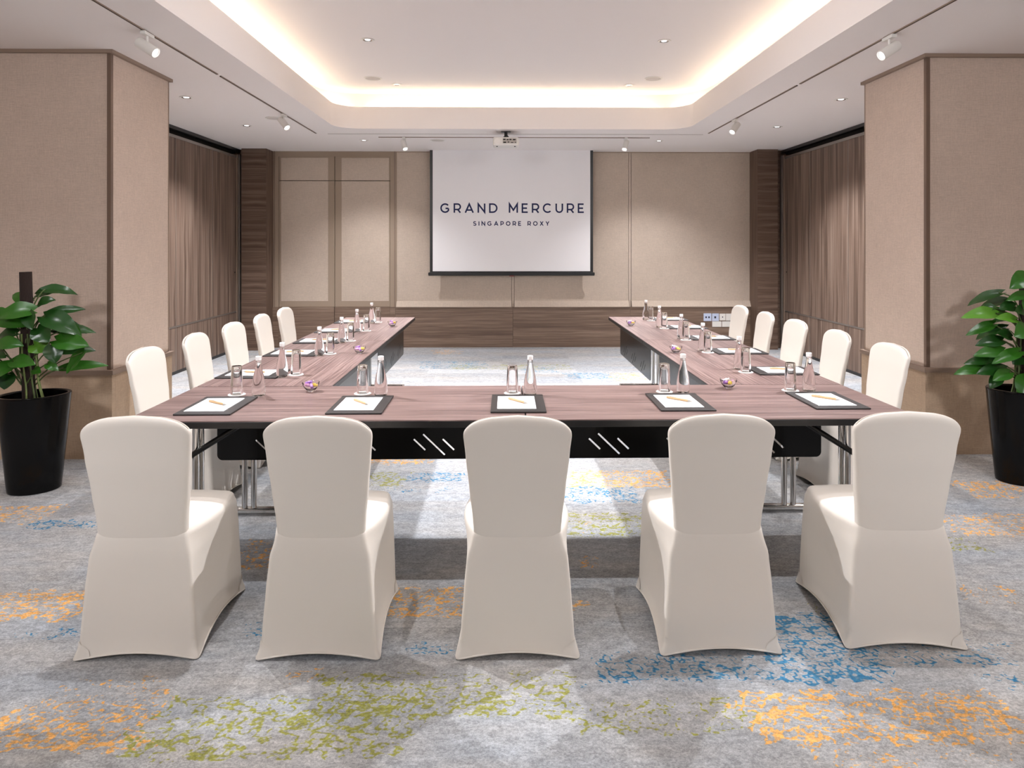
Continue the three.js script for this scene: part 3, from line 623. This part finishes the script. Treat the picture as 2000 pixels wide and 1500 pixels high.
const pocket = k => {                                                 // stitched pocket over one foot
  const n = NC + NS, N = 4 * n, rings = [];
  for (let j = 0; j <= 6; j++) {
    const t = j / 6 * .15, full = skirtRing(t * (SEAT - .022), t, .003), span = 4 * Math.sqrt(Math.max(.02, 1 - (j / 6) ** 2));
    const row = []; for (let i = 0; i <= 10; i++) { const f = k * n + NC / 2 + (i / 10 * 2 - 1) * span, i0 = Math.floor(f), w = f - i0, A = full[((i0 % N) + N) % N], B = full[(((i0 + 1) % N) + N) % N]; row.push([0, 1, 2].map(q => A[q] * (1 - w) + B[q] * w)); }
    rings.push(row);
  }
  const pos = [], idx = []; rings.forEach(r => r.forEach(p => pos.push(...p)));
  for (let j = 0; j < 6; j++) for (let i = 0; i < 10; i++) { const a = j * 11 + i, b = a + 1, c = a + 11, d = c + 1; idx.push(a, d, b, a, c, d); }
  const g = new THREE.BufferGeometry(); g.setAttribute('position', new THREE.Float32BufferAttribute(pos, 3)); g.setIndex(idx); g.computeVertexNormals(); return g;
};
const pockets = [0, 1, 2, 3].map(pocket);
const hemGeo = (() => { const pts = skirtRing(0, 0, .0008).filter((p, i) => i % 2 === 0 || true).map(p => V(p[0], p[1] + .003, p[2])); return new THREE.TubeGeometry(new THREE.CatmullRomCurve3(pts, true), 150, .0035, 6, true); })();
function chair(label, pos, turn, group) {
  const t = thing('banquet_chair', label, 'chair', pos, turn, group);
  mesh('seat_cover', seatCover, M.cover, t); mesh('backrest_cover', backCover, M.cover, t);
  mesh('hem', hemGeo, M.cover, t);
  pockets.forEach(g => mesh('foot_pocket', g, M.cover, t));
}
const ord = ['first', 'second', 'third', 'fourth', 'last'];
[[-1.355, 2.525, .012], [-.683, 2.515, -.01], [.057, 2.51, 0], [.822, 2.525, .012], [1.535, 2.55, -.03]].forEach(([x, z, a], i) =>
  chair(['cream covered chair at the end of the cross row on the double doors side', 'cream covered chair of the cross row between the middle chair and the double doors end', 'cream covered chair at the middle of the cross row facing the screen', 'cream covered chair of the cross row between the middle chair and the wall socket end', 'cream covered chair at the end of the cross row on the wall socket side'][i], P(x, 0, z), a, 'chairs along the cross row'));
[4.2, 4.88, 5.56, 6.216, 6.877].forEach((z, i) => chair(`cream covered chair along the double doors side, ${ord[i]} counted from the cross row`, P(-2.195, 0, z), -Math.PI / 2 + (i % 2 ? .03 : -.02), 'chairs along the double doors side'));
[4.307, 4.99, 5.70, 6.357, 7.044].forEach((z, i) => chair(`cream covered chair along the wall socket side, ${ord[i]} counted from the cross row`, P(2.485, 0, z), Math.PI / 2 + (i % 2 ? -.03 : .02), 'chairs along the wall socket side'));

// ---------------------------------------------------------------- place settings
const bottleGeo = lathe([[0, .002], [.029, .002], [.0325, .006], [.0335, .02], [.0335, .05], [.0315, .075], [.026, .105], [.019, .135], [.0145, .16], [.0125, .178], [.0125, .186], [0, .186]], 32);
const capGeo = lathe([[0, .184], [.0145, .184], [.0150, .187], [.0150, .203], [.0135, .206], [0, .206]], 24);
const collarGeo = lathe([[.0125, .172], [.0145, .173], [.0145, .177], [.0125, .178]], 24);
const tumblerGeo = lathe([[0, .148], [.0235, .148], [.0255, .145], [.0275, .12], [.0305, .05], [.0318, .0035], [.0312, .002], [.0302, .0035], [.029, .05], [.0262, .118], [.022, .126], [0, .127]], 32);
const coasterGeo = lathe([[0, 0], [.043, 0], [.044, .0008], [.044, .0022], [.043, .003], [0, .003]], 36);
const padShape = bx(0.262, 0.008, 0.362, { r: .003 }), padLip = bx(0.262, 0.004, 0.03, { r: .0015 }), paperGeo = bx(0.185, 0.003, 0.262);
const where = (row, i) => row === 'F' ? ['at the double doors end of the cross row', 'second from the double doors end of the cross row', 'at the middle of the cross row', 'second from the wall socket end of the cross row', 'at the wall socket end of the cross row'][i]
  : `along the ${row === 'L' ? 'double doors' : 'wall socket'} side, ${ord[i]} from the cross row`;
function setting(row, i, bottle, coaster, pad, turn, penA) {
  const y = TH, grp = { F: 'cross row', L: 'double doors side', R: 'wall socket side' }[row];
  const b = thing('water_bottle', 'clear water bottle with white cap ' + where(row, i), 'bottle', P(bottle[0], y, bottle[1]), 0, 'bottles, ' + grp);
  mesh('bottle_body', bottleGeo, M.water, b); mesh('cap', capGeo, M.cap, b); mesh('neck_ring', collarGeo, M.glass, b);
  single('coaster', coasterGeo, M.coaster, 'round white paper coaster ' + where(row, i), 'coaster', P(coaster[0], y, coaster[1]), 0, 'coasters, ' + grp);
  single('tumbler', tumblerGeo, M.glass, 'upturned clear tumbler on a coaster ' + where(row, i), 'glass', P(coaster[0], y + .0032, coaster[1]), 0, 'tumblers, ' + grp);
  const p = thing('writing_board', 'black leather writing board ' + where(row, i), 'board', P(pad[0], y, pad[1]), turn, 'writing boards, ' + grp);
  mesh('board', at(padShape.clone(), 0, .004, 0), M.leather, p); mesh('paper_strap', at(padLip.clone(), 0, .0066, -.166), M.leather, p);
  const q = thing('notepad', 'white notepad on a black board ' + where(row, i), 'notepad', P(pad[0], y + .0087, pad[1]), turn, 'notepads, ' + grp);
  mesh('paper', at(paperGeo.clone(), -.008, .0015, .008), M.paper, q);
  const n = thing('pen', 'light wooden pen on the notepad ' + where(row, i), 'pen', P(pad[0], y + .0172, pad[1]), turn + penA, 'pens, ' + grp);
  mesh('barrel', tube(V(0, 0, -.068), V(0, 0, .05), .0056, 12), M.pen, n);
  mesh('tip', tube(V(0, 0, .05), V(0, 0, .072), .0056, 12, .0015), M.penTip, n);
  mesh('clip', at(bx(.0025, .002, .035), 0, .0062, -.036), M.penTip, n);
}
const bF = [[-1.267, 3.549], [-.632, 3.545], [.146, 3.55], [.959, 3.59], [1.647, 3.625]], cF = [[-1.39, 3.575], [-.736, 3.59], [.053, 3.59], [.865, 3.611], [1.549, 3.63]], pF = [[-1.383, 3.32], [-.69, 3.33], [.077, 3.345], [.879, 3.365], [1.626, 3.39]];
const bL = [[-1.306, 4.048], [-1.293, 4.822], [-1.288, 5.466], [-1.31, 6.14], [-1.306, 6.812]], cL = [[-1.245, 4.12], [-1.24, 4.912], [-1.24, 5.565], [-1.24, 6.21], [-1.26, 6.90]], pL = [[-1.505, 4.13], [-1.503, 4.92], [-1.485, 5.54], [-1.50, 6.20], [-1.505, 6.93]];
const bR = [[1.495, 4.266], [1.488, 5.019], [1.497, 5.658], [1.495, 6.438], [1.505, 7.097]], cR = [[1.50, 4.163], [1.50, 4.935], [1.515, 5.58], [1.52, 6.35], [1.535, 7.0]], pR = [[1.732, 4.19], [1.728, 4.965], [1.745, 5.69], [1.74, 6.43], [1.75, 7.13]];
const penF = [.95, .7, .7, .8, .8];
for (let i = 0; i < 5; i++) {
  setting('F', i, bF[i], cF[i], pF[i], rr(-.015, .015), penF[i]);
  setting('L', i, bL[i], cL[i], pL[i], -Math.PI / 2 + rr(-.015, .015), rr(-.2, .25));
  setting('R', i, bR[i], cR[i], pR[i], Math.PI / 2 + rr(-.015, .015), rr(-.3, .2));
}
// sweet bowls
const bowlGeo = lathe([[0, .004], [.016, .003], [.018, 0], [.020, 0], [.021, .005], [.033, .018], [.043, .036], [.046, .05], [.0445, .05], [.0415, .037], [.0315, .0205], [.019, .009], [0, .008]], 32);
const sweetGeo = lathe([[0, -.019], [.008, -.018], [.0085, -.0165], [.0025, -.0115], [.0065, -.009], [.0085, 0], [.0065, .009], [.0025, .0115], [.0085, .0165], [.008, .018], [0, .019]], 12).rotateZ(Math.PI / 2);
const sweetMats = [std(0x9a6bb8, 0.35), std(0xe9c84a, 0.35), std(0xf2eef2, 0.4), std(0xd9a0c4, 0.35), std(0xb88fd0, 0.35)];
const sweetNames = ['purple', 'yellow', 'white', 'pink', 'lilac'];
[[-1.026, 3.655, 'on the cross row at the double doors corner'], [-1.033, 4.93, 'at mid length of the double doors side'], [-1.06, 6.56, 'at the screen end of the double doors side'], [1.238, 3.70, 'on the cross row at the wall socket corner'], [1.262, 4.92, 'at mid length of the wall socket side'], [1.248, 6.57, 'at the screen end of the wall socket side']].forEach(([x, z, s]) => {
  single('sweet_bowl', bowlGeo, M.glass, 'small clear glass bowl of sweets ' + s, 'bowl', P(x, TH, z), 0, 'sweet bowls on the tables');
  for (let k = 0; k < 5; k++) {
    const a = k < 4 ? k * 1.57 + rnd() : k * 2.1 + rnd(), r = k < 4 ? .017 : .013, y = k < 4 ? .031 : .046, c = (k + Math.round(x * 3 + 9)) % 5;
    const m = single('wrapped_sweet', sweetGeo, sweetMats[c], `${sweetNames[c]} wrapped sweet in the glass bowl ${s}`, 'sweet', P(x + Math.cos(a) * r, TH + y, z + Math.sin(a) * r), a, 'sweets in the bowl ' + s);
    m.rotation.z = rr(-.3, .3);
  }
});

// ---------------------------------------------------------------- potted plants
function leafGeo(base, tip, w, roll, sag) {
  const L = tip.clone().sub(base), len = L.length(), dir = L.clone().normalize();
  // the blade turns its face up and out into the room
  const up = V(Math.sin(roll * 3) * .35, .62, .75).addScaledVector(dir, 0); up.addScaledVector(dir, -up.dot(dir)).normalize();
  const side = new THREE.Vector3().crossVectors(dir, up).normalize();
  const nu = 9, nv = 6, pos = [], uv = [], idx = [];
  for (let i = 0; i <= nu; i++) {
    const u = i / nu, prof = u < .3 ? Math.sin(Math.PI / 2 * (.22 + .78 * (u / .3))) : Math.cos(Math.PI / 2 * ((u - .3) / .7)) ** .8;
    for (let j = 0; j <= nv; j++) {
      const v = j / nv * 2 - 1, back = u < .25 ? -.13 * len * Math.abs(v) * (1 - u / .25) : 0;
      const lift = Math.abs(v) * prof * w * .22 - sag * len * (u - .35) ** 2 + .05 * w * Math.sin(u * 14 + v * 2) * Math.abs(v);
      const p = base.clone().addScaledVector(dir, u * len + back).addScaledVector(side, v * prof * w).addScaledVector(up, lift);
      pos.push(p.x, p.y, p.z); uv.push(u, j / nv);
    }
  }
  for (let i = 0; i < nu; i++) for (let j = 0; j < nv; j++) { const a = i * (nv + 1) + j, b = a + 1, c = a + nv + 1, d = c + 1; idx.push(a, b, d, a, d, c); }
  const g = new THREE.BufferGeometry(); g.setAttribute('position', new THREE.Float32BufferAttribute(pos, 3)); g.setAttribute('uv', new THREE.Float32BufferAttribute(uv, 2)); g.setIndex(idx); g.computeVertexNormals(); return g;
}
function plant(label, X, Z, turn, ovalTurn, poleH, poleX, leaves, extra) {
  const t = thing('potted_plant', label, 'plant', P(X, 0, Z), 0, 'potted plants by the columns');
  const rim = 0.60, rx = .2, rz = .165, ring = (y, k, dz = 0) => Array.from({ length: 40 }, (_, i) => { const a = -i / 40 * 2 * Math.PI, x = Math.cos(a) * rx * k, z = Math.sin(a) * rz * k; return [x * Math.cos(ovalTurn) - z * Math.sin(ovalTurn), y, x * Math.sin(ovalTurn) + z * Math.cos(ovalTurn)]; });
  mesh('pot', loft([ring(0, .70), ring(.004, .725), ring(.02, .735), ring(.3, .87), ring(.585, .992), ring(.596, 1), ring(.60, .985), ring(.60, .90), ring(.592, .88), ring(.53, .86)], true, false), M.pot, t);
  mesh('soil', loft([ring(.535, .862), ring(.548, .5)], true, true), M.soil, t);
  mesh('moss_pole', tube(V(poleX * .6, .5, 0), V(poleX, poleH, 0), .036, 18, .034), M.pole, t);
  const mats = [M.leafDark, M.leafMid, M.leafLight];
  leaves.forEach(([x0, y0, x1, y1, w, d0, d1, mi], k) => {
    const b = V(x0, y0, d0), e = V(x1, y1, d1);
    const lf = mesh('leaf', leafGeo(b, e, w * .62, rr(-.5, .5), rr(.1, .6)), mats[mi], t);
    const root = V(poleX * .8 + rr(-.035, .035), Math.max(.60, Math.min(poleH - .12, y0 - rr(.12, .26))), rr(-.03, .04));
    const mid = root.clone().lerp(b, .5).add(V(0, .03, 0));
    mesh('petiole', new THREE.TubeGeometry(new THREE.CatmullRomCurve3([root, mid, b.clone().lerp(e, .04)]), 8, .0042, 6), M.stem, lf);
  });
  for (let k = 0; k < extra; k++) {                                    // the far side and outer side of the crown
    const a = rr(.15, 2.95) + (k % 3 === 2 ? 1.2 * turn : 0), y = .72 + (poleH - .80) * (k + .5) / extra, r = rr(.13, .26) * (1.15 - .35 * k / extra);
    const b = V(Math.cos(a) * r * .6 + poleX * .5, y, -Math.sin(a) * r * .6), e = V(Math.cos(a) * (r + .12), y - rr(-.02, .09), -Math.sin(a) * (r + .12));
    const lf = mesh('leaf', leafGeo(b, e, rr(.035, .05), rr(-.5, .5), rr(.2, .6)), mats[k % 3 === 0 ? 1 : 0], t);
    mesh('petiole', new THREE.TubeGeometry(new THREE.CatmullRomCurve3([V(poleX * .8, Math.max(.6, y - .18), 0), V(Math.cos(a) * r * .25, y - .03, -Math.sin(a) * r * .25), b.clone().lerp(e, .04)]), 8, .0042, 6), M.stem, lf);
  }
  for (let k = 0; k < 7; k++) { const a = k * .9, x = Math.cos(a) * .045, z = Math.sin(a) * .04; mesh('stem', new THREE.TubeGeometry(new THREE.CatmullRomCurve3([V(x * 1.3, .54, z * 1.3), V(x * .95 + poleX * .3, .66, z), V(x + poleX * .6, .80, z * 1.1), V(x * .8 + poleX * .8, .98, z)]), 10, .0055, 7), k % 2 ? M.stem : M.stemPale, t); }
}
{
  // left plant: crop pixels of about one millimetre, [x0,y0,x1,y1,width, depth at base, depth at tip, tone]
  const L = [[150,290,0,240,70,-.06,-.10,1],[195,245,305,215,70,-.05,-.08,0],[250,300,345,262,65,.02,.03,0],[245,330,48,352,105,.06,.12,1],[190,410,-10,395,80,.04,.08,1],[225,345,272,440,70,.07,.12,0],[290,350,482,335,55,-.04,-.07,0],[290,365,512,455,110,.03,.06,0],[400,450,495,500,80,.0,.0,1],[270,440,365,520,95,.06,.10,0],[370,515,582,545,100,.04,.07,1],[355,545,385,652,85,.05,.07,0],[525,590,432,716,90,.02,.05,1],[322,655,402,685,50,.05,.08,1],[135,635,302,640,80,.08,.14,1],[135,660,-25,745,100,.07,.13,1],[90,712,80,806,85,.05,.08,0],[250,690,316,702,45,.06,.1,1],[50,530,205,530,80,.08,.10,1],[20,580,-80,545,70,.03,.03,1],[225,540,335,570,95,.03,.06,2],[-10,600,105,605,70,.05,.1,0],[120,470,-20,500,70,.02,.02,0],[130,320,30,300,60,-.08,-.12,0],[40,370,-70,345,70,.0,.0,1],[210,470,300,430,70,-.06,-.1,0]];
  plant('black oval pot with a leafy green climber on a bare dark moss pole', -2.94, 4.31, -1, -0.35, 1.365, -.055,
    L.map(([a, b, c, d, w, e, f, m]) => [(a - 215) * .00103, .603 + (845 - b) * .00103, (c - 215) * .00103, .603 + (845 - d) * .00103, w * .00103, e, f, m]), 9);
  const R = [[500,100,378,170,95,.03,.06,1],[495,210,345,250,50,.03,.06,1],[330,335,125,338,75,.0,.0,2],[425,370,288,350,60,.04,.06,2],[330,300,270,305,45,-.03,-.05,0],[325,400,158,468,55,-.02,-.03,1],[490,440,362,452,120,.08,.12,1],[365,500,200,525,70,.0,.0,0],[405,480,318,450,65,.02,.02,0],[350,560,163,582,70,.03,.04,1],[430,560,238,625,65,.06,.09,1],[310,630,162,642,55,-.03,-.05,0],[370,675,195,695,75,.02,.02,0],[365,690,240,732,65,.06,.09,1],[325,715,255,792,60,.03,.04,0],[485,720,394,838,125,.08,.13,1],[445,290,345,300,70,.0,.0,0],[500,655,440,690,60,.08,.12,1],[505,270,440,300,70,.05,.08,1],[480,330,390,310,80,.05,.08,0],[470,600,400,640,80,.02,.04,0],[520,540,620,560,90,.06,.08,1],[520,400,640,420,90,.05,.07,1],[520,250,600,230,80,.04,.05,1],[520,660,660,700,90,.06,.08,0],[540,180,600,150,80,.02,.03,1]];
  plant('black pot with a bushy light green leafy plant', 3.375, 4.37, 1, 0.12, 1.33, .03,
    R.map(([a, b, c, d, w, e, f, m]) => [(a - 478) * .00105, .603 + (800 - b) * .00105, (c - 478) * .00105, .603 + (800 - d) * .00105, w * .00105, e, f, m]), 9);
}

scene.traverse(o => { if (o.isMesh) { o.castShadow = true; o.receiveShadow = true; } });
renderer.render(scene, camera);
